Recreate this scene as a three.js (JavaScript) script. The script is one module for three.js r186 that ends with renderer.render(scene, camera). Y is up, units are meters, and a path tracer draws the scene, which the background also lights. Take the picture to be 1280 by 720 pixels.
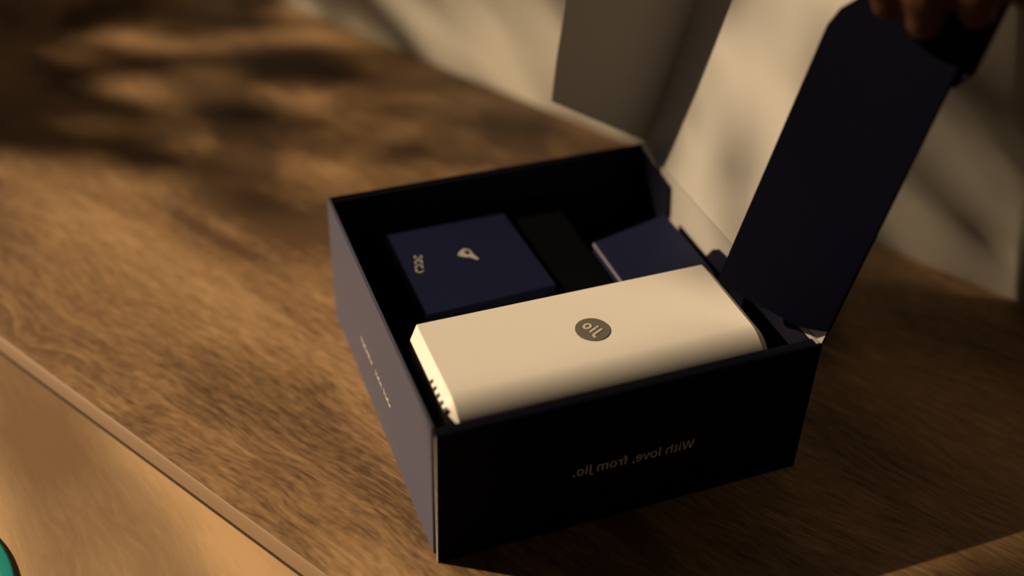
import * as THREE from 'three';
import { mergeGeometries, toCreasedNormals } from 'three/addons/utils/BufferGeometryUtils.js';
import { RoundedBoxGeometry } from 'three/addons/geometries/RoundedBoxGeometry.js';
import { MarchingCubes } from 'three/addons/objects/MarchingCubes.js';
import { ImprovedNoise } from 'three/addons/math/ImprovedNoise.js';
import { TextGeometry } from 'three/addons/geometries/TextGeometry.js';
import { FontLoader } from 'three/addons/loaders/FontLoader.js';

// ------------------------------------------------------------------ camera, light, exposure
const TY = 0.75;                                     // height of the board the box stands on
const scene = new THREE.Scene();
const camera = new THREE.PerspectiveCamera(27.29, 1280 / 720, 0.02, 30);
camera.position.set(0, TY + 0.4578, 0);
camera.rotation.order = 'YXZ';
camera.rotation.set(THREE.MathUtils.degToRad(-37.32), 0, THREE.MathUtils.degToRad(1.9));
camera.focus = 0.605; camera.userData.fStop = 2.2;

const SUN = 6.0, SKY = 0.7, EXPOSURE = 1.0;
const sunFrom = new THREE.Vector3(-0.852, 0.5, -0.154).normalize();
scene.background = new THREE.Color().setRGB(0.62 * SKY, 0.66 * SKY, 0.72 * SKY);
const sun = new THREE.DirectionalLight(new THREE.Color().setRGB(1, 0.735, 0.445), SUN);
sun.name = 'sun';
sun.target.position.set(0.05, TY, -0.5);
sun.position.copy(sun.target.position).addScaledVector(sunFrom, 5);
sun.castShadow = true; sun.shadow.radius = 2.2;
sun.shadow.mapSize.set(4096, 4096);
Object.assign(sun.shadow.camera, { left: -1.6, right: 1.6, top: 1.6, bottom: -1.6, near: 0.5, far: 9 });
sun.shadow.bias = -0.0004;
scene.add(sun, sun.target);

const renderer = new THREE.WebGLRenderer({ antialias: true });
renderer.toneMapping = THREE.LinearToneMapping;
renderer.toneMappingExposure = EXPOSURE;
renderer.shadowMap.enabled = true;
renderer.shadowMap.type = THREE.PCFSoftShadowMap;

// ------------------------------------------------------------------ helpers
let seed = 12345;
const rnd = () => { seed = (seed * 1664525 + 1013904223) >>> 0; return seed / 4294967296; };
const noise = new ImprovedNoise();
const n3 = (x, y, z) => noise.noise(x, y, z);
const fbm = (x, y, z, o = 4) => { let s = 0, a = 0.5; for (let i = 0; i < o; i++) { s += a * n3(x, y, z + 7.3 * i); x *= 2.03; y *= 2.03; a *= 0.5; } return s; };
const clamp = (x, a = 0, b = 1) => Math.min(b, Math.max(a, x));
const mix = (a, b, t) => a + (b - a) * t;
const sm = (a, b, x) => { const t = clamp((x - a) / (b - a)); return t * t * (3 - 2 * t); };
const lin = (r, g, b) => new THREE.Color().setRGB(r, g, b);
const V = (x, y, z) => new THREE.Vector3(x, y, z);
const mat = (r, g, b, rough = 0.6, extra = {}) => new THREE.MeshPhysicalMaterial({ color: lin(r, g, b), roughness: rough, ...extra });

function mesh(name, geometry, material, parent = scene) {
  const m = new THREE.Mesh(geometry, material);
  m.name = name; m.castShadow = m.receiveShadow = true; parent.add(m); return m;
}
function tag(o, label, category, group) { o.userData = { label, category }; if (group) o.userData.group = group; return o; }
function struct(o) { o.userData.kind = 'structure'; return o; }
function bx(x0, x1, y0, y1, z0, z1) { const g = new THREE.BoxGeometry(x1 - x0, y1 - y0, z1 - z0); g.translate((x0 + x1) / 2, (y0 + y1) / 2, (z0 + z1) / 2); return g; }
function rbx(x0, x1, y0, y1, z0, z1, r, seg = 3) { const g = new RoundedBoxGeometry(x1 - x0, y1 - y0, z1 - z0, seg, r); g.translate((x0 + x1) / 2, (y0 + y1) / 2, (z0 + z1) / 2); return g; }
// a sheet: planar outline of points given thickness along a vector; groups 0 = face at the points, 1 = far face, 2 = edges
function sheet(pts, off) {
  const P = [], idx = [], groups = [], n = pts.length;
  const q = pts.map((p) => p.clone().add(off));
  const tri = (a, b, c) => { const s = P.length / 3; for (const v of [a, b, c]) P.push(v.x, v.y, v.z); idx.push(s, s + 1, s + 2); };
  const nor = new THREE.Vector3();
  for (let i = 1; i < n - 1; i++) nor.add(pts[i].clone().sub(pts[0]).cross(pts[i + 1].clone().sub(pts[0])));
  const flip = nor.dot(off) > 0;                    // want face 0 to look away from off
  const f = (a, b, c) => (flip ? tri(a, c, b) : tri(a, b, c));
  let s = 0;
  for (let i = 1; i < n - 1; i++) f(pts[0], pts[i], pts[i + 1]);
  groups.push([s, idx.length - s]); s = idx.length;
  for (let i = 1; i < n - 1; i++) f(q[0], q[i + 1], q[i]);
  groups.push([s, idx.length - s]); s = idx.length;
  for (let i = 0; i < n; i++) { const j = (i + 1) % n; f(pts[i], q[i], pts[j]); f(pts[j], q[i], q[j]); }
  groups.push([s, idx.length - s]);
  const g = new THREE.BufferGeometry();
  g.setAttribute('position', new THREE.Float32BufferAttribute(P, 3));
  g.setAttribute('uv', new THREE.Float32BufferAttribute(new Array(P.length / 3 * 2).fill(0), 2));
  g.setIndex(idx); groups.forEach(([a, c], i) => g.addGroup(a, c, i)); g.computeVertexNormals(); return g;
}
// creased normals; the helper's tolerance is a hundredth of a unit, so it works in millimetres
function creased(g, angle) { g.scale(1000, 1000, 1000); const c = toCreasedNormals(g, angle); c.scale(0.001, 0.001, 0.001); return c; }
function texture(w, h, fn, { srgb = true, wrap = THREE.MirroredRepeatWrapping } = {}) {
  const d = new Uint8Array(w * h * 4);
  for (let j = 0; j < h; j++) for (let i = 0; i < w; i++) {
    const c = fn(i / w, j / h, i, j), k = 4 * (j * w + i);
    for (let n = 0; n < 3; n++) { let v = clamp(c[n]); if (srgb) v = v <= 0.0031308 ? 12.92 * v : 1.055 * v ** (1 / 2.4) - 0.055; d[k + n] = Math.round(255 * v); }
    d[k + 3] = 255;
  }
  const t = new THREE.DataTexture(d, w, h); t.wrapS = t.wrapT = wrap; t.magFilter = THREE.LinearFilter; t.minFilter = THREE.LinearMipmapLinearFilter; t.generateMipmaps = true;
  if (srgb) t.colorSpace = THREE.SRGBColorSpace;
  t.needsUpdate = true; return t;
}
// uv in metres from the x and z of a geometry
function uvXZ(g, w, h, ox = 0, oz = 0) {
  const p = g.attributes.position, u = new Float32Array(p.count * 2);
  for (let i = 0; i < p.count; i++) { u[2 * i] = (p.getX(i) - ox) / w; u[2 * i + 1] = (p.getZ(i) - oz + 0.5 * p.getY(i)) / h; }
  g.setAttribute('uv', new THREE.BufferAttribute(u, 2)); return g;
}

// ------------------------------------------------------------------ frames of the place
// room frame: x along the back wall away from the window, y up from the floor, z out of the back wall
const WD = V(0.792, 0, 0.6105), WN = V(-0.6105, 0, 0.792), RO = V(-1.2526, 0, -1.8207);
const RTURN = Math.atan2(-0.6105, 0.792);
const inRoom = (o) => { o.position.copy(RO); o.rotation.y = RTURN; return o; };
const roomPoint = (q, y, n) => RO.clone().addScaledVector(WD, q).addScaledVector(WN, n).setY(y);
const toRoom = (p) => { const d = p.clone().sub(RO); return V(d.dot(WD), p.y, d.dot(WN)); };
// box frame: origin at the front left bottom corner, x to the right along the front, z towards the viewer
const BO = V(-0.0319, TY, -0.3777), BTURN = 0.378;
const W = 0.2, L = 0.205, H = 0.0848;

// ------------------------------------------------------------------ materials
const M = {
  wall: mat(0.62, 0.59, 0.53, 0.9),
  ceiling: mat(0.6, 0.58, 0.54, 0.9),
  white: mat(0.74, 0.72, 0.69, 0.55),
  paint: mat(0.6, 0.58, 0.54, 0.5),
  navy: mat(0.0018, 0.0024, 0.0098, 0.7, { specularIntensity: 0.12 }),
  navyIn: mat(0.0034, 0.0042, 0.012, 0.7, { specularIntensity: 0.2 }),
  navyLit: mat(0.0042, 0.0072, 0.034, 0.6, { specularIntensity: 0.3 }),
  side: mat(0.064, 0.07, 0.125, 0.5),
  core: mat(0.32, 0.3, 0.28, 0.8),
  tray: mat(0.0009, 0.001, 0.0016, 0.9, { specularIntensity: 0.08 }),  // near-black: shade between the cartons put into the colour
  tab: mat(0.005, 0.0056, 0.016, 0.6, { specularIntensity: 0.3 }),
  liner: mat(0.37, 0.355, 0.34, 0.6),
  shell: mat(0.74, 0.72, 0.69, 0.42),
  vent: mat(0.02, 0.018, 0.015, 0.7),
  badge: mat(0.13, 0.12, 0.105, 0.45),
  print: mat(0.5, 0.48, 0.46, 0.6),
  faint: mat(0.62, 0.64, 0.72, 0.6),
};

function woodColor(u, v, wm, hm, o) {               // u, v in 0..1 of a wm x hm metre sheet, grain along u
  const x = u * wm, y = v * hm;
  const warp = fbm(x * 2.2, y * 5, o.s, 3) * 0.1 + fbm(x * 0.9, y * 2.2, o.s + 3, 2) * 0.14;
  const r = (y + warp) * o.rings;
  const ring = 0.5 + 0.5 * Math.sin(r * 6.283 + 1.6 * n3(x * 3, y * 14, o.s + 9));
  const cloud = fbm(x * 4, y * 9, o.s + 20, 4);
  const blot = sm(0.08, 0.42, fbm(x * 5.5, y * 9 + warp * 12, o.s + 31, 3));
  const yy = y + warp * 0.6 + 0.004 * n3(x * 26, y * 40, o.s + 12);
  const fib = fbm(x * 34, yy * 250, o.s + 40, 3);
  const fleck = sm(0.1, 0.45, n3(x * 52, yy * 400, o.s + 70)) * sm(-0.15, 0.3, fbm(x * 7, y * 12, o.s + 77, 2));
  const pore = sm(0.2, 0.5, n3(x * 70, yy * 620, o.s + 50));
  const speck = n3(x * 130, yy * 480, o.s + 60) + 0.6 * n3(x * 260, yy * 800, o.s + 66);
  let k = 0.5 + 0.2 * speck * o.fib + (o.amp ?? 0.2) * (ring - 0.5) + 0.95 * cloud + 0.4 * fib * o.fib + 0.26 * fleck * o.fib - 0.6 * blot * o.blot - 0.16 * pore * o.fib;
  k = clamp(k, 0.02, 1.1);
  return [0, 1, 2].map((n) => (k < 0.5 ? mix(o.dark[n], o.mid[n], k / 0.5) : mix(o.mid[n], o.light[n], (k - 0.5) / 0.5)));
}
const boardMap = texture(2048, 1024, (u, v) => woodColor(u, v, 1.0, 0.5, { s: 1.7, rings: 9, fib: 1, blot: 1.1, dark: [0.09, 0.046, 0.02], mid: [0.3, 0.178, 0.084], light: [0.5, 0.32, 0.165] }));
const boardBump = texture(1024, 1024, (u, v) => { const x = u * 0.5, y = v * 0.5; const b = 0.5 + 0.5 * fbm(x * 24, y * 230, 5, 3) + 0.2 * n3(x * 60, y * 520, 8); return [b, b, b]; }, { srgb: false });
boardBump.repeat.set(2, 1);
M.board = new THREE.MeshPhysicalMaterial({ map: boardMap, bumpMap: boardBump, bumpScale: 0.0005, roughness: 0.55 });
M.table = new THREE.MeshPhysicalMaterial({ map: texture(1024, 1024, (u, v) => woodColor(u, v, 0.5, 0.5, { s: 61, rings: 13, amp: 0.85, fib: 0.3, blot: 0.25, dark: [0.22, 0.135, 0.07], mid: [0.37, 0.245, 0.138], light: [0.58, 0.385, 0.21] })), roughness: 0.45 });
M.floor = new THREE.MeshPhysicalMaterial({ map: texture(512, 512, (u, v) => woodColor(u, v, 1, 1, { s: 90, rings: 8, fib: 0.5, blot: 0.3, dark: [0.08, 0.05, 0.03], mid: [0.16, 0.1, 0.06], light: [0.24, 0.16, 0.1] })), roughness: 0.5 });

// ------------------------------------------------------------------ the setting
const RL = 3.4, RD = 3.0, RH = 2.7;
const floor = struct(mesh('floor', uvXZ(bx(-0.12, RL + 0.12, -0.1, 0, -0.12, RD + 0.12), 1, 1), M.floor)); inRoom(floor);
inRoom(struct(mesh('ceiling', bx(-0.12, RL + 0.12, RH, RH + 0.1, -0.12, RD + 0.12), M.ceiling)));
inRoom(struct(mesh('wall_back', bx(-0.12, RL + 0.12, 0, RH, -0.12, 0), M.wall)));
inRoom(struct(mesh('wall_front', bx(-0.12, RL + 0.12, 0, RH, RD, RD + 0.12), M.wall)));
inRoom(struct(mesh('wall_right', bx(RL, RL + 0.12, 0, RH, 0, RD), M.wall)));
// window wall on the left, the opening 0.6 .. 2.3 m out of the back wall
const WZ0 = 0.6, WZ1 = 2.3, WY0 = TY + 0.64, WY1 = TY + 1.8;
inRoom(struct(mesh('wall_left', mergeGeometries([
  bx(-0.12, 0, 0, WY0, 0, RD), bx(-0.12, 0, WY1, RH, 0, RD), bx(-0.12, 0, WY0, WY1, 0, WZ0), bx(-0.12, 0, WY0, WY1, WZ1, RD),
]), M.wall)));
const win = struct(inRoom(new THREE.Group())); win.name = 'window_1'; scene.add(win);
mesh('window_frame', mergeGeometries([
  bx(-0.09, -0.04, WY0, WY0 + 0.04, WZ0, WZ1), bx(-0.09, -0.04, WY1 - 0.04, WY1, WZ0, WZ1),
  bx(-0.09, -0.04, WY0 + 0.04, WY1 - 0.04, WZ0, WZ0 + 0.04), bx(-0.09, -0.04, WY0 + 0.04, WY1 - 0.04, WZ1 - 0.04, WZ1), bx(-0.09, -0.04, WY0 + 0.04, WY1 - 0.04, 1.66, 1.72),
]), M.paint, win);
mesh('window_sill', rbx(-0.04, 0.26, WY0 - 0.03, WY0, WZ0 - 0.06, WZ1 + 0.06, 0.006), M.paint, win);
const glass = new THREE.MeshPhysicalMaterial({ color: 0xffffff, transmission: 1, thickness: 0, roughness: 0, ior: 1.45 });
mesh('pane', bx(-0.067, -0.063, WY0 + 0.04, WY1 - 0.04, WZ0 + 0.04, 1.66), glass, win);
mesh('pane', bx(-0.067, -0.063, WY0 + 0.04, WY1 - 0.04, 1.72, WZ1 - 0.04), glass, win);

// ------------------------------------------------------------------ table and the board on it
const table = new THREE.Group(); table.name = 'wooden_table'; inRoom(table); scene.add(table);
tag(table, 'light brown wooden table under the darker board, in the bottom left corner', 'table');
const TT = TY - 0.0137;
{
  const g = rbx(0.45, 2.75, TT - 0.035, TT, 0.005, 1.0, 0.004);
  // grain of the table runs nearly across the board's own
  const p = g.attributes.position, u = g.attributes.uv;
  for (let i = 0; i < p.count; i++) { const a = p.getX(i), b = p.getZ(i), c = Math.cos(0.28), s = Math.sin(0.28); u.setXY(i, (a * c + b * s) / 0.5, (-a * s + b * c) / 0.5); }
  mesh('tabletop', g, M.table, table);
  for (const [a, b] of [[0.5, 0.06], [2.63, 0.06], [0.5, 0.88], [2.63, 0.88]]) mesh('leg', rbx(a, a + 0.07, 0, TT - 0.035, b, b + 0.07, 0.005), M.table, table);
}
const BOARD_D = 0.4405;
const board = new THREE.Group(); board.name = 'wooden_board'; inRoom(board); scene.add(board);
tag(board, 'wide dark-grained brown wooden board under the open box, against the white wall', 'board');
{
  // profile across the depth: chamfered front edge, then the underside set back
  const extrude = (c) => { const s = new THREE.Shape(); c.forEach(([z, y], i) => (i ? s.lineTo(-z, y) : s.moveTo(-z, y))); const g = new THREE.ExtrudeGeometry(s, { depth: 2.25, bevelEnabled: false }); g.rotateY(Math.PI / 2); g.translate(0.48, TY, 0); return g; };
  const D = BOARD_D;
  mesh('plank', uvXZ(creased(extrude([[0.002, -0.0133], [D - 0.006, -0.0133], [D - 0.005, -0.0088], [D - 0.0032, -0.0088], [D - 0.0032, 0], [0.002, 0]]), 0.5), 1.0, 0.5, 0.55, 0), M.board, board);
  mesh('shadow_strip', extrude([[D - 0.0058, -0.0135], [D - 0.0014, -0.0135], [D - 0.001, -0.0131], [D - 0.001, -0.0088], [D - 0.0058, -0.0088]]), mat(0.035, 0.022, 0.014, 0.8), board);  // dark strip painted as the shadow line under the board's edge
  mesh('edge_strip', creased(extrude([[D - 0.0032, -0.0088], [D - 0.0008, -0.0088], [D, -0.008], [D - 0.0022, -0.0008], [D - 0.0032, 0]]), 0.9), mat(0.27, 0.178, 0.108, 0.6), board);
}

// ------------------------------------------------------------------ the open box
const font = await new FontLoader().loadAsync('fonts/droid/droid_sans_regular.typeface.json');
const fontBold = await new FontLoader().loadAsync('fonts/droid/droid_sans_bold.typeface.json');
function mirrored(text, size, f = font, depth = 0.0002) {      // lettering that reads from right to left, centred, lying in x/y, facing +z
  const g = new TextGeometry(text, { font: f, size, depth, curveSegments: 4, bevelEnabled: false });
  g.computeBoundingBox(); const b = g.boundingBox;
  g.translate(-(b.min.x + b.max.x) / 2, 0, 0);
  g.scale(-1, 1, 1);
  const p = g.attributes.position;                   // restore the winding
  for (const a of Object.values(g.attributes)) for (let i = 0; i < p.count; i += 3) for (let k = 0; k < a.itemSize; k++) {
    const t = a.array[(i + 1) * a.itemSize + k]; a.array[(i + 1) * a.itemSize + k] = a.array[(i + 2) * a.itemSize + k]; a.array[(i + 2) * a.itemSize + k] = t;
  }
  g.computeVertexNormals(); return g;
}
const box = new THREE.Group(); box.name = 'product_box'; box.position.copy(BO); box.rotation.y = BTURN; scene.add(box);
tag(box, 'open navy cardboard box with white-lined lid standing up, holding the white device', 'box');
const T = 0.0016;
// faces of a box geometry: +x, -x, +y, -y, +z, -z
mesh('bottom_panel', bx(0.002, W - 0.001, 0, T, -L + 0.002, -0.002), M.navyIn, box);
const front = mesh('front_panel', bx(0.0002, W, 0, H, -T, 0), [M.navy, M.core, M.navy, M.navy, M.navy, M.navyIn], box);
mesh('front_lining', bx(0.001, W - 0.002, T, H - 0.0006, -0.0064, -T - 0.0003), M.navyIn, box);
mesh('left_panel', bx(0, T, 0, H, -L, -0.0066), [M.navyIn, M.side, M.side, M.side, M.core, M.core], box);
mesh('left_lining', bx(T + 0.0002, 0.0032, T, H - 0.002, -L + 0.004, -0.0066), M.navyIn, box);
mesh('back_panel', bx(0.0012, W, 0, H, -L, -L + T), [M.navy, M.core, M.navy, M.navy, M.navyIn, M.navy], box);
mesh('back_lining', bx(0.0034, W - 0.004, T, H - 0.0008, -L + T + 0.0003, -L + 0.0038), M.navyIn, box);
mesh('right_panel', bx(W - T, W, 0, H, -L + T + 0.0002, -T - 0.0002), [M.navy, M.liner, M.liner, M.navy, M.core, M.core], box);
// tabs turned in from the back and front walls against the right wall
const tabOff = V(0.0012, 0, 0), X = W - T - 0.0016;
mesh('corner_tab', sheet([V(X, 0.03, -L + 0.003), V(X, 0.084, -L + 0.003), V(X, 0.0796, -0.1612), V(X, 0.063, -0.1585), V(X, 0.03, -0.165)], tabOff), M.tab, box);
mesh('corner_tab', sheet([V(X, 0.03, -0.0067), V(X, 0.083, -0.0067), V(X, 0.0755, -0.1), V(X, 0.072, -0.105), V(X, 0.06, -0.113), V(X, 0.03, -0.11)], tabOff), M.tab, box);
// tray for the contents; near-black block stands in for shade between the cartons
mesh('tray_and_shade_block', mergeGeometries([bx(0.0034, W - 0.0034, 0.0325, 0.034, -L + 0.004, -0.0066), bx(0.0034, W - 0.0034, 0.034, 0.052, -0.0868, -0.0853), bx(0.1075, 0.1365, 0.034, 0.0625, -L + 0.0042, -0.087)]), M.tray, box);
{ // lettering on the front, faint grey
  const g = mirrored('With love, from Jio.', 0.0056); g.rotateZ(-0.012); g.translate(0.1022, 0.0358, 0.0001);
  mesh('lettering', g, M.faint, front);
}
{ // small line of print on the left face
  const gs = [];
  for (const [a, b, n] of [[-0.137, -0.114, 9], [-0.1075, -0.0945, 6], [-0.0915, -0.078, 5]]) for (let i = 0; i < n; i++) {
    const z = mix(a, b, (i + 0.15) / n), w = (b - a) / n;
    gs.push(bx(-0.0002, 0, 0.0325, 0.0325 + (i % 3 ? 0.0024 : 0.0036), z, z + w * 0.4), bx(-0.0002, 0, 0.0325 + (i % 2 ? 0 : 0.0016), 0.0331 + (i % 2 ? 0 : 0.0016), z, z + w * 0.75));
  }
  mesh('lettering', mergeGeometries(gs), mat(0.6, 0.58, 0.58, 0.6), box.getObjectByName('left_panel'));
}
// the lid: hinged on the right wall's top edge, tilted outwards 14.5 degrees
const tau = THREE.MathUtils.degToRad(14.5);
const LDIR = V(Math.sin(tau), Math.cos(tau), 0), LIN = V(-Math.cos(tau), Math.sin(tau), 0), HP = V(W, H, 0);
const lidPt = (s, z, n = 0) => HP.clone().addScaledVector(LDIR, s).addScaledVector(LIN, n).add(V(0, 0, z));
const lidOff = LIN.clone().multiplyScalar(-0.0016);
mesh('lid', sheet([lidPt(0, -0.001), lidPt(0.2, -0.001), lidPt(0.2, -L + 0.001), lidPt(0, -L + 0.001)], lidOff), [M.liner, M.navy, M.navy], box);
mesh('tuck_flap', sheet([lidPt(0.14, -0.0005), lidPt(0.15, 0.0062), lidPt(0.205, 0.0062), lidPt(0.205, -L - 0.0062), lidPt(0.15, -L - 0.0062), lidPt(0.14, -L + 0.0005)].map((p) => p.addScaledVector(LIN, -0.0018)), lidOff), M.navy, box);
function flap(name, z0, phi, side, outline) {        // outline: [a (out from the lid's edge), s (up the lid)]
  const dir = LIN.clone().multiplyScalar(Math.sin(phi)).add(V(0, 0, -side * Math.cos(phi)));
  const pts = outline.map(([a, s]) => lidPt(s, z0, side > 0 ? 0.0004 : -0.0002).addScaledVector(dir, a));
  const nrm = LDIR.clone().cross(dir).normalize();   // choose the inner side as face 0
  const inner = nrm.clone().multiplyScalar(nrm.z * side > 0 ? -1 : 1);
  return mesh(name, sheet(pts, inner.clone().multiplyScalar(-0.0014)), [M.liner, M.navy, M.navy], box);
}
flap('lid_flap', -0.0005, THREE.MathUtils.degToRad(36), 1, [[0, 0.008], [0.012, 0.0035], [0.05, 0.0028], [0.0575, 0.0032], [0.06, 0.006], [0.0596, 0.144], [0.057, 0.153], [0.048, 0.165], [0.02, 0.185], [0, 0.19]]);
flap('lid_flap', -L + 0.0014, THREE.MathUtils.degToRad(97), -1, [[0, 0.002], [0.0675, 0.0192], [0.072, 0.044], [0.077, 0.08], [0.08, 0.14], [0.07, 0.17], [0, 0.19]]);

// ------------------------------------------------------------------ what lies in the box
function inBox(o, x, y, z, turn = 0) {               // place a thing given in the box's frame
  o.position.copy(V(x, y, z).applyAxisAngle(V(0, 1, 0), BTURN).add(BO)); o.rotation.y = BTURN + turn; return o;
}
// white device: section across the short side, run along the long side
{
  const dev = new THREE.Group(); dev.name = 'wireless_router'; scene.add(dev); inBox(dev, 0.0957, 0.0342, -0.0437);
  tag(dev, 'white rounded plastic device with a grey round badge, inside the open box', 'router');
  const h = 0.0492, d = 0.0738, e = 0.0056, len = 0.171;
  const s = new THREE.Shape();
  const z0 = -d / 2, z1 = d / 2, rz = 0.021, ry = 0.024;
  s.moveTo(z0 + e, e); s.lineTo(z1 - e, e); s.lineTo(z1 - e, h - ry);
  s.absellipse(z1 - rz, h - ry, rz - e, ry - e, 0, Math.PI / 2, false);
  s.lineTo(z0 + e, h - e); s.lineTo(z0 + e, e);
  let g = new THREE.ExtrudeGeometry(s, { depth: len - 2 * e, bevelEnabled: true, bevelThickness: e, bevelSize: e, bevelSegments: 1, curveSegments: 14 });
  g.translate(0, 0, -len / 2 + e); g.rotateY(-Math.PI / 2); g.scale(-1, 1, 1);
  { const p = g.attributes.position; for (const a of Object.values(g.attributes)) for (let i = 0; i < p.count; i += 3) for (let k = 0; k < a.itemSize; k++) { const t = a.array[(i + 1) * a.itemSize + k]; a.array[(i + 1) * a.itemSize + k] = a.array[(i + 2) * a.itemSize + k]; a.array[(i + 2) * a.itemSize + k] = t; } }
  g = creased(g, 0.62);
  mesh('housing', g, M.shell, dev);
  const badge = mesh('badge', new THREE.CylinderGeometry(0.0088, 0.0088, 0.0004, 48), M.badge, dev);
  badge.position.set(0.0019, h + 0.0002, -0.005);
  const tg = mirrored('Jio', 0.006, fontBold, 0.0003); tg.translate(0, -0.0021, 0); tg.rotateX(-Math.PI / 2); tg.rotateY(-1.12); tg.translate(-0.0004, 0.0002, 0.0003);
  mesh('lettering', tg, M.print, badge);
  for (let i = 0; i < 5; i++) { const v = mesh('vent_slot', rbx(-0.0011, 0.0011, -0.0004, 0.0004, -0.0012, 0.0012, 0.00035, 2), M.vent, dev); v.position.set(-len / 2 + 0.0014, h - 0.0043, 0.0015 + i * 0.0052); v.rotation.z = Math.PI / 4; }
}
// flat navy box with a white mark
{
  const card = new THREE.Group(); card.name = 'accessory_box'; scene.add(card); inBox(card, 0.0643, 0.0402, -0.1478, 0.04);
  tag(card, 'flat dark blue carton with a white bird-like mark, inside the open box', 'carton');
  mesh('carton', rbx(-0.0385, 0.0385, 0, 0.0258, -0.0395, 0.0395, 0.0008, 2), M.navyLit, card);
  // mark: round body with a hole, a pointed beak to the left, a tail to the lower right
  const b = new THREE.Shape(); const cx = 0.0006, cz = 0.0002;
  b.moveTo(-0.0052, 0.0); b.quadraticCurveTo(-0.002, -0.0042, 0.0012, -0.0046); b.quadraticCurveTo(0.0046, -0.0036, 0.0046, 0.0004);
  b.quadraticCurveTo(0.0046, 0.0028, 0.0064, 0.0078); b.lineTo(0.0044, 0.0078); b.quadraticCurveTo(0.0024, 0.004, -0.0006, 0.0036); b.quadraticCurveTo(-0.003, 0.0022, -0.0052, 0.0);
  const hole = new THREE.Path(); hole.absellipse(0.0018, -0.0006, 0.0017, 0.0022, 0, Math.PI * 2, true); b.holes.push(hole);
  const g = new THREE.ExtrudeGeometry(b, { depth: 0.0002, bevelEnabled: false, curveSegments: 10 });
  g.rotateX(Math.PI / 2); g.scale(0.88, 1, 1); g.translate(0.0018, 0.0261, -0.0052);
  mesh('mark', g, mat(0.34, 0.31, 0.32, 0.6), card);
  // small upright line of print, hardly readable
  const gs = [];
  for (let i = 0; i < 4; i++) { const z = -0.0115 + i * 0.0039, y = 0.0257, Y = 0.0259; gs.push(bx(-0.0272, -0.0262, y, Y, z, z + 0.0031), bx(-0.0242, -0.0232, y, Y, z + (i % 2 ? 0.0012 : 0), z + 0.0031), bx(-0.0272, -0.0232, y, Y, z + (i % 3 ? 0 : 0.0022), z + (i % 3 ? 0.0009 : 0.0031))); }
  const tg = mergeGeometries(gs); tg.translate(0.0252, 0, 0.0042); tg.scale(1.15, 1, 1.1); tg.rotateY(-0.27); tg.translate(-0.0258, 0, -0.0052);
  mesh('lettering', tg, mat(0.3, 0.29, 0.28, 0.6), card);
}
{
  const c = new THREE.Group(); c.name = 'charger_box'; scene.add(c); inBox(c, 0.1636, 0.0342, -0.1265);
  tag(c, 'small unmarked dark blue carton behind the right end of the white device', 'carton');
  const q = new THREE.Shape(); [[-0.0245, -0.037], [0.0268, -0.037], [0.0268, 0.0245], [-0.0245, 0.0115]].forEach(([x, y], i) => (i ? q.lineTo(x, y) : q.moveTo(x, y)));
  const qg = new THREE.ExtrudeGeometry(q, { depth: 0.0325, bevelThickness: 0.0005, bevelSize: 0.0005, bevelSegments: 2 }); qg.rotateX(-Math.PI / 2); qg.translate(0, 0.0005, 0);
  mesh('carton', qg, mat(0.006, 0.0092, 0.038, 0.6, { specularIntensity: 0.3 }), c);
  mesh('edge_highlight', bx(-0.0257, -0.0248, 0.0318, 0.0334, -0.0112, 0.036), mat(0.16, 0.16, 0.19, 0.5), c);  // highlight along the left edge, painted as a paler strip
}

// ------------------------------------------------------------------ teal plate in the corner
{
  const p = new THREE.Group(); p.name = 'coaster'; p.position.set(-0.3112, TT, -0.334); scene.add(p);
  tag(p, 'round teal-edged coaster with a cream centre, on the light table at bottom left', 'coaster');
  const R = 0.082, t = [[0.001, 0.0015], [0.07, 0.0015], [0.0745, 0.0016]], rim = [[0.0744, 0.0012], [0.0748, 0.0021], [0.0758, 0.0024], [0.0808, 0.0024], [R, 0.0018], [R, 0.0006], [0.0814, 0], [0.001, 0]];
  const lv = (a) => a.map(([x, y]) => new THREE.Vector2(x, y));
  mesh('rim', new THREE.LatheGeometry(lv(rim).reverse(), 96), mat(0.012, 0.3, 0.28, 0.4), p);
  mesh('centre', new THREE.LatheGeometry(lv(t).reverse(), 96), mat(0.6, 0.55, 0.42, 0.35), p);
}

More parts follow.
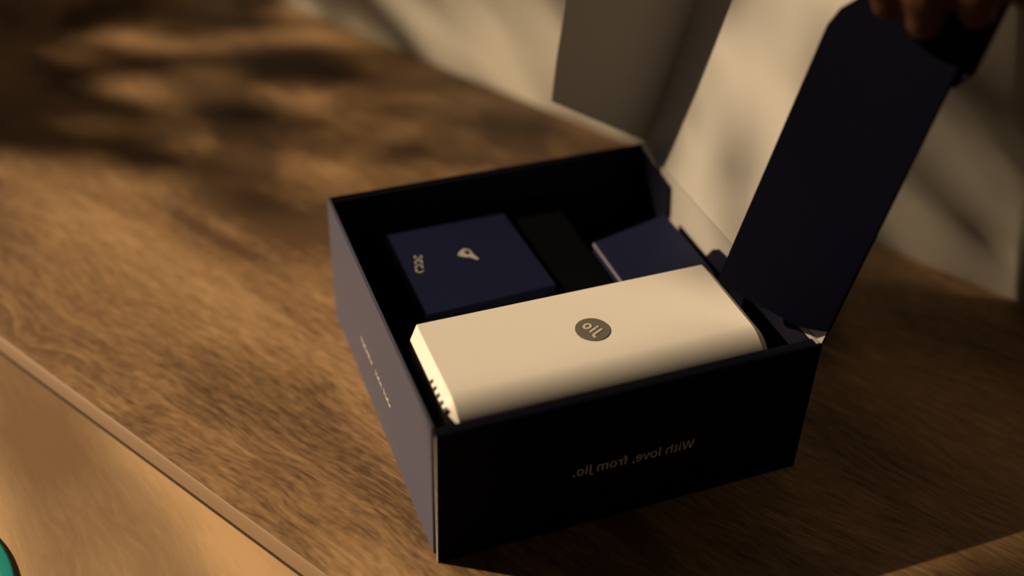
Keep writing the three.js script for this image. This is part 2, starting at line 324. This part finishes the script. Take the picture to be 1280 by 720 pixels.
// ------------------------------------------------------------------ the hand that holds the lid up
{
  // frame of the near flap: a out from the lid's edge, s up the lid, h off the flap's outer side
  const ph = THREE.MathUtils.degToRad(36);
  const fd = LIN.clone().multiplyScalar(Math.sin(ph)).add(V(0, 0, -Math.cos(ph)));
  let fn = LDIR.clone().cross(fd).normalize(); if (fn.z < 0) fn.negate();
  const J = (a, s, h) => HP.clone().addScaledVector(fd, a).addScaledVector(LDIR, s).addScaledVector(fn, h).applyAxisAngle(V(0, 1, 0), BTURN).add(BO);
  const bones = [];
  const chain = (pts) => { for (let i = 0; i < pts.length - 1; i++) bones.push([J(...pts[i][0]), J(...pts[i + 1][0]), pts[i][1], pts[i + 1][1]]); };
  const wrist = [0.02, 0.325, 0.055];
  // fingers from knuckle to tip: index, middle, ring, little lie on the outside of the flap
  chain([[[0.05, 0.245, 0.03], 0.0105], [[0.0455, 0.207, 0.034], 0.0095], [[0.0405, 0.18, 0.022], 0.0085], [[0.037, 0.1655, 0.0113], 0.0074]]);
  chain([[[0.029, 0.25, 0.033], 0.0108], [[0.0255, 0.208, 0.039], 0.0098], [[0.022, 0.18, 0.025], 0.0088], [[0.0198, 0.164, 0.0115], 0.0076]]);
  chain([[[0.008, 0.252, 0.035], 0.0104], [[0.0055, 0.214, 0.042], 0.0095], [[0.003, 0.1905, 0.028], 0.0085], [[0.0018, 0.1765, 0.0135], 0.0073]]);
  chain([[[-0.012, 0.252, 0.034], 0.0095], [[-0.0125, 0.224, 0.042], 0.0085], [[-0.0135, 0.205, 0.033], 0.0075], [[-0.0145, 0.193, 0.024], 0.0065]]);
  // palm, wrist, forearm
  for (const k of [[0.05, 0.245, 0.03], [0.029, 0.25, 0.033], [0.008, 0.252, 0.033], [-0.012, 0.252, 0.03]]) chain([[wrist, 0.02], [k, 0.0125]]);
  chain([[[0.02, 0.325, 0.055], 0.022], [[0.015, 0.345, 0.07], 0.023], [[0.0, 0.43, 0.12], 0.032]]);
  // thumb: leaves the side of the palm near its base and closes on the flap's inner side
  chain([[[0.036, 0.3, 0.036], 0.016], [[0.057, 0.262, -0.004], 0.0125], [[0.052, 0.228, -0.017], 0.0105], [[0.044, 0.2, -0.0135], 0.0088]]);
  const b = new THREE.Box3(); for (const [p, q, r1, r2] of bones) { b.expandByPoint(p); b.expandByPoint(q); } b.expandByScalar(0.045);
  const c = b.getCenter(new THREE.Vector3()), sz = b.getSize(new THREE.Vector3()), half = Math.max(sz.x, sz.y, sz.z) / 2;
  const N = 112, mc = new MarchingCubes(N, new THREE.MeshBasicMaterial(), false, false, 300000);
  mc.isolation = 0;
  const ab = new THREE.Vector3(), ap = new THREE.Vector3(), P = new THREE.Vector3();
  for (let k = 0; k < N; k++) for (let j = 0; j < N; j++) for (let i = 0; i < N; i++) {
    P.set((i - N / 2) / (N / 2) * half, (j - N / 2) / (N / 2) * half, (k - N / 2) / (N / 2) * half).add(c);
    let acc = 0; const K = 420;
    for (const [p, q, r1, r2] of bones) {
      ab.subVectors(q, p); ap.subVectors(P, p);
      const t = clamp(ap.dot(ab) / ab.lengthSq()), d = Math.hypot(ap.x - ab.x * t, ap.y - ab.y * t, ap.z - ab.z * t) - mix(r1, r2, t);
      acc += Math.exp(-K * d);
    }
    mc.field[k * N * N + j * N + i] = clamp(Math.log(Math.max(acc, 1e-30)) / K, -0.05, 0.05);
  }
  mc.update();
  const g = new THREE.BufferGeometry();
  const pos = new Float32Array(mc.count * 3), nor = new Float32Array(mc.count * 3);
  for (let i = 0; i < mc.count; i++) { for (let k = 0; k < 3; k++) { pos[3 * i + k] = mc.positionArray[3 * i + k] * half; nor[3 * i + k] = mc.normalArray[3 * i + k]; } }
  g.setAttribute('position', new THREE.BufferAttribute(pos, 3)); g.setAttribute('normal', new THREE.BufferAttribute(nor, 3));
  g.computeVertexNormals();
  const person = new THREE.Group(); person.name = 'person'; person.position.copy(c); scene.add(person);
  tag(person, 'brown hand from above, fingers closed over the top of the raised lid', 'person');
  mesh('hand', g, mat(0.055, 0.022, 0.011, 0.6, { specularIntensity: 0.3 }), person);
  const sl = mesh('sleeve', new THREE.CylinderGeometry(0.047, 0.041, 0.14, 40, 1, true), mat(0.03, 0.03, 0.035, 0.9, { side: THREE.DoubleSide }), person);
  const a0 = J(0.013, 0.36, 0.078), a1 = J(-0.003, 0.45, 0.132);
  sl.position.copy(a0.clone().lerp(a1, 0.75).sub(c)); sl.quaternion.setFromUnitVectors(V(0, 1, 0), a1.clone().sub(a0).normalize());
}

let LEAF;
// ------------------------------------------------------------------ unseen sill plant, added so its leaves break up the sun on the wall end of the board
{
  const PN = 0.88, plant = new THREE.Group(); plant.name = 'added_potted_plant'; plant.position.copy(roomPoint(0.13, WY0, PN)); plant.rotation.y = RTURN; scene.add(plant);
  tag(plant, 'unseen leafy plant in a terracotta pot, added on the window sill to break up the sun', 'plant');
  mesh('pot', new THREE.LatheGeometry([[0.001, 0], [0.05, 0], [0.066, 0.1], [0.07, 0.1], [0.07, 0.115], [0.06, 0.115], [0.058, 0.1], [0.001, 0.098]].map(([x, y]) => new THREE.Vector2(x, y)), 40), mat(0.3, 0.12, 0.06, 0.8), plant);
  const leaf = new THREE.BufferGeometry();
  { const v = [], id = []; const n = 6; for (let i = 0; i <= n; i++) { const t = i / n, w = 0.42 * Math.sin(Math.PI * Math.pow(t, 0.8)) * (1 - 0.25 * t), y = -0.18 * t * t; v.push(-w, y + 0.12 * w, t, 0, y, t, w, y + 0.12 * w, t); if (i < n) { const s = 3 * i; id.push(s, s + 3, s + 1, s + 1, s + 3, s + 4, s + 1, s + 4, s + 2, s + 2, s + 4, s + 5); } }
    leaf.setAttribute('position', new THREE.Float32BufferAttribute(v, 3)); leaf.setIndex(id); leaf.computeVertexNormals(); }
  // where the sun is let through, in the window's plane [z out of the back wall, height over the board, half sizes, slope]
  const gaps = [[0.797, 0.835, 0.05, 0.012, -1.39], [0.885, 0.903, 0.014, 0.008, -1.39], [0.772, 0.985, 0.012, 0.02, 0], [0.829, 1.118, 0.016, 0.02, 0]];
  const sunR = toRoom(RO.clone().add(sunFrom));
  LEAF = leaf;
  const stems = [], leaves = [];
  for (let i = 0; i < 3400; i++) {
    const dz = (rnd() - 0.5) * 0.56, y = 0.05 + rnd() * 0.95, dx = (rnd() - 0.5) * 0.16, size = 0.034 + 0.034 * rnd();
    const dir = V(rnd() - 0.5, rnd() * 0.5 - 0.25, rnd() - 0.5).normalize();
    const tip = V(dx, y, dz), mid = tip.clone().addScaledVector(dir, size / 2);
    const k = -(0.13 + mid.x) / sunR.x, gz = PN + mid.z + k * sunR.z, gy = WY0 - TY + mid.y + k * sunR.y;
    // the crown, shaped for the light it lets by: dense towards the back wall, loose on the room side, wider at the top
    const up = sm(1.06, 1.2, gy), edge = mix(0.93, 0.765, sm(0.88, 0.98, gy)) * (1 - up) + 1.02 * up, soft = mix(mix(0.19, 0.28, sm(0.88, 0.98, gy)), 0.05, up);
    const keep = gz < edge ? mix(0.72, 0.66, up) : mix(mix(0.4, 0.16, sm(0.9, 1, gy)), 0.6, up) * clamp(1 - (gz - edge) / soft);
    const dapple = gz > 1.03 && gz < 1.2 && gy > 1.27 && gy < 1.47 ? 0.075 : 0;
    if (rnd() > Math.max(keep, dapple)) continue;
    if (gaps.some(([a, b, ha, hb, sl]) => Math.abs(gz - a) < ha + 0.012 && Math.abs(gy - b - sl * (gz - a)) < hb + 0.012 * (1 + Math.abs(sl)))) continue;
    const m = new THREE.Matrix4().lookAt(V(0, 0, 0), dir.clone().negate(), V(0.6 * (rnd() - 0.5), 1, 0.6 * (rnd() - 0.5)));
    m.scale(V(size * 0.8, size, size)); m.setPosition(tip);
    leaves.push(leaf.clone().applyMatrix4(m));
  }
  const fo = mesh('shade_foliage', mergeGeometries(leaves), mat(0.07, 0.16, 0.04, 0.6, { side: THREE.DoubleSide }), plant); fo.userData.kind = 'stuff';
  for (let i = 0; i < 9; i++) { const a = (i / 9 - 0.5); stems.push(new THREE.TubeGeometry(new THREE.CatmullRomCurve3([V(0, 0.09, 0), V(0.03 * Math.sin(i * 2), 0.25, a * 0.12), V(0.05 * Math.sin(i * 2.4), 0.42 + 0.12 * rnd(), a * 0.32)]), 8, 0.003, 5)); }
  mesh('stem', mergeGeometries(stems), mat(0.1, 0.12, 0.04, 0.8), plant);
}

// ------------------------------------------------------------------ unseen trailing plant, added beside it to shade the near right of the board
{
  const y0 = TY + 1.36, n0 = 1.34, plant = new THREE.Group(); plant.name = 'added_hanging_plant'; plant.position.copy(roomPoint(0.15, y0, n0)); plant.rotation.y = RTURN; scene.add(plant);
  tag(plant, 'unseen trailing plant in a white pot, added at the window to shade the board', 'plant');
  mesh('pot', new THREE.LatheGeometry([[0.001, 0.3], [0.06, 0.3], [0.085, 0.4], [0.078, 0.4], [0.074, 0.385], [0.001, 0.385]].map(([x, y]) => new THREE.Vector2(x, y)), 40), M.paint, plant);
  for (let i = 0; i < 3; i++) { const a = i * 2.094; mesh('cord', new THREE.TubeGeometry(new THREE.LineCurve3(V(0.08 * Math.cos(a), 0.395, 0.08 * Math.sin(a)), V(0, 0.585, 0)), 1, 0.0012, 6), M.core, plant); }
  mesh('bracket', mergeGeometries([bx(-0.149, 0.01, 0.585, 0.592, -0.006, 0.006), bx(-0.15, -0.144, 0.5, 0.6, -0.012, 0.012)]), M.vent, plant);
  const leaves = [];
  for (let i = 0; i < 3600; i++) {
    const z = (rnd() - 0.5) * 0.34, x = (rnd() - 0.5) * 0.13, y = -0.16 + 0.5 * rnd(), size = 0.03 + 0.025 * rnd();
    const dir = V(rnd() - 0.5, -0.1 - 0.3 * rnd(), rnd() - 0.5).normalize();
    const mid = V(x, y, z).addScaledVector(dir, size / 2), sr = toRoom(RO.clone().add(sunFrom)), k = -(0.15 + mid.x) / sr.x;
    const gz = n0 + mid.z + k * sr.z, gy = y0 - TY + mid.y + k * sr.y;
    if (gz < 1.255 + 0.06 * sm(1.4, 1.55, gy) || gy < 1.342 - 0.5 * (gz - 1.27)) continue;
    const m = new THREE.Matrix4().lookAt(V(0, 0, 0), dir.clone().negate(), V(0.6 * (rnd() - 0.5), 1, 0.6 * (rnd() - 0.5)));
    m.scale(V(size * 0.9, size, size)); m.setPosition(V(x, y, z)); leaves.push(LEAF.clone().applyMatrix4(m));
  }
  mesh('shade_foliage', mergeGeometries(leaves), mat(0.08, 0.17, 0.05, 0.6, { side: THREE.DoubleSide }), plant).userData.kind = 'stuff';
}

renderer.render(scene, camera);
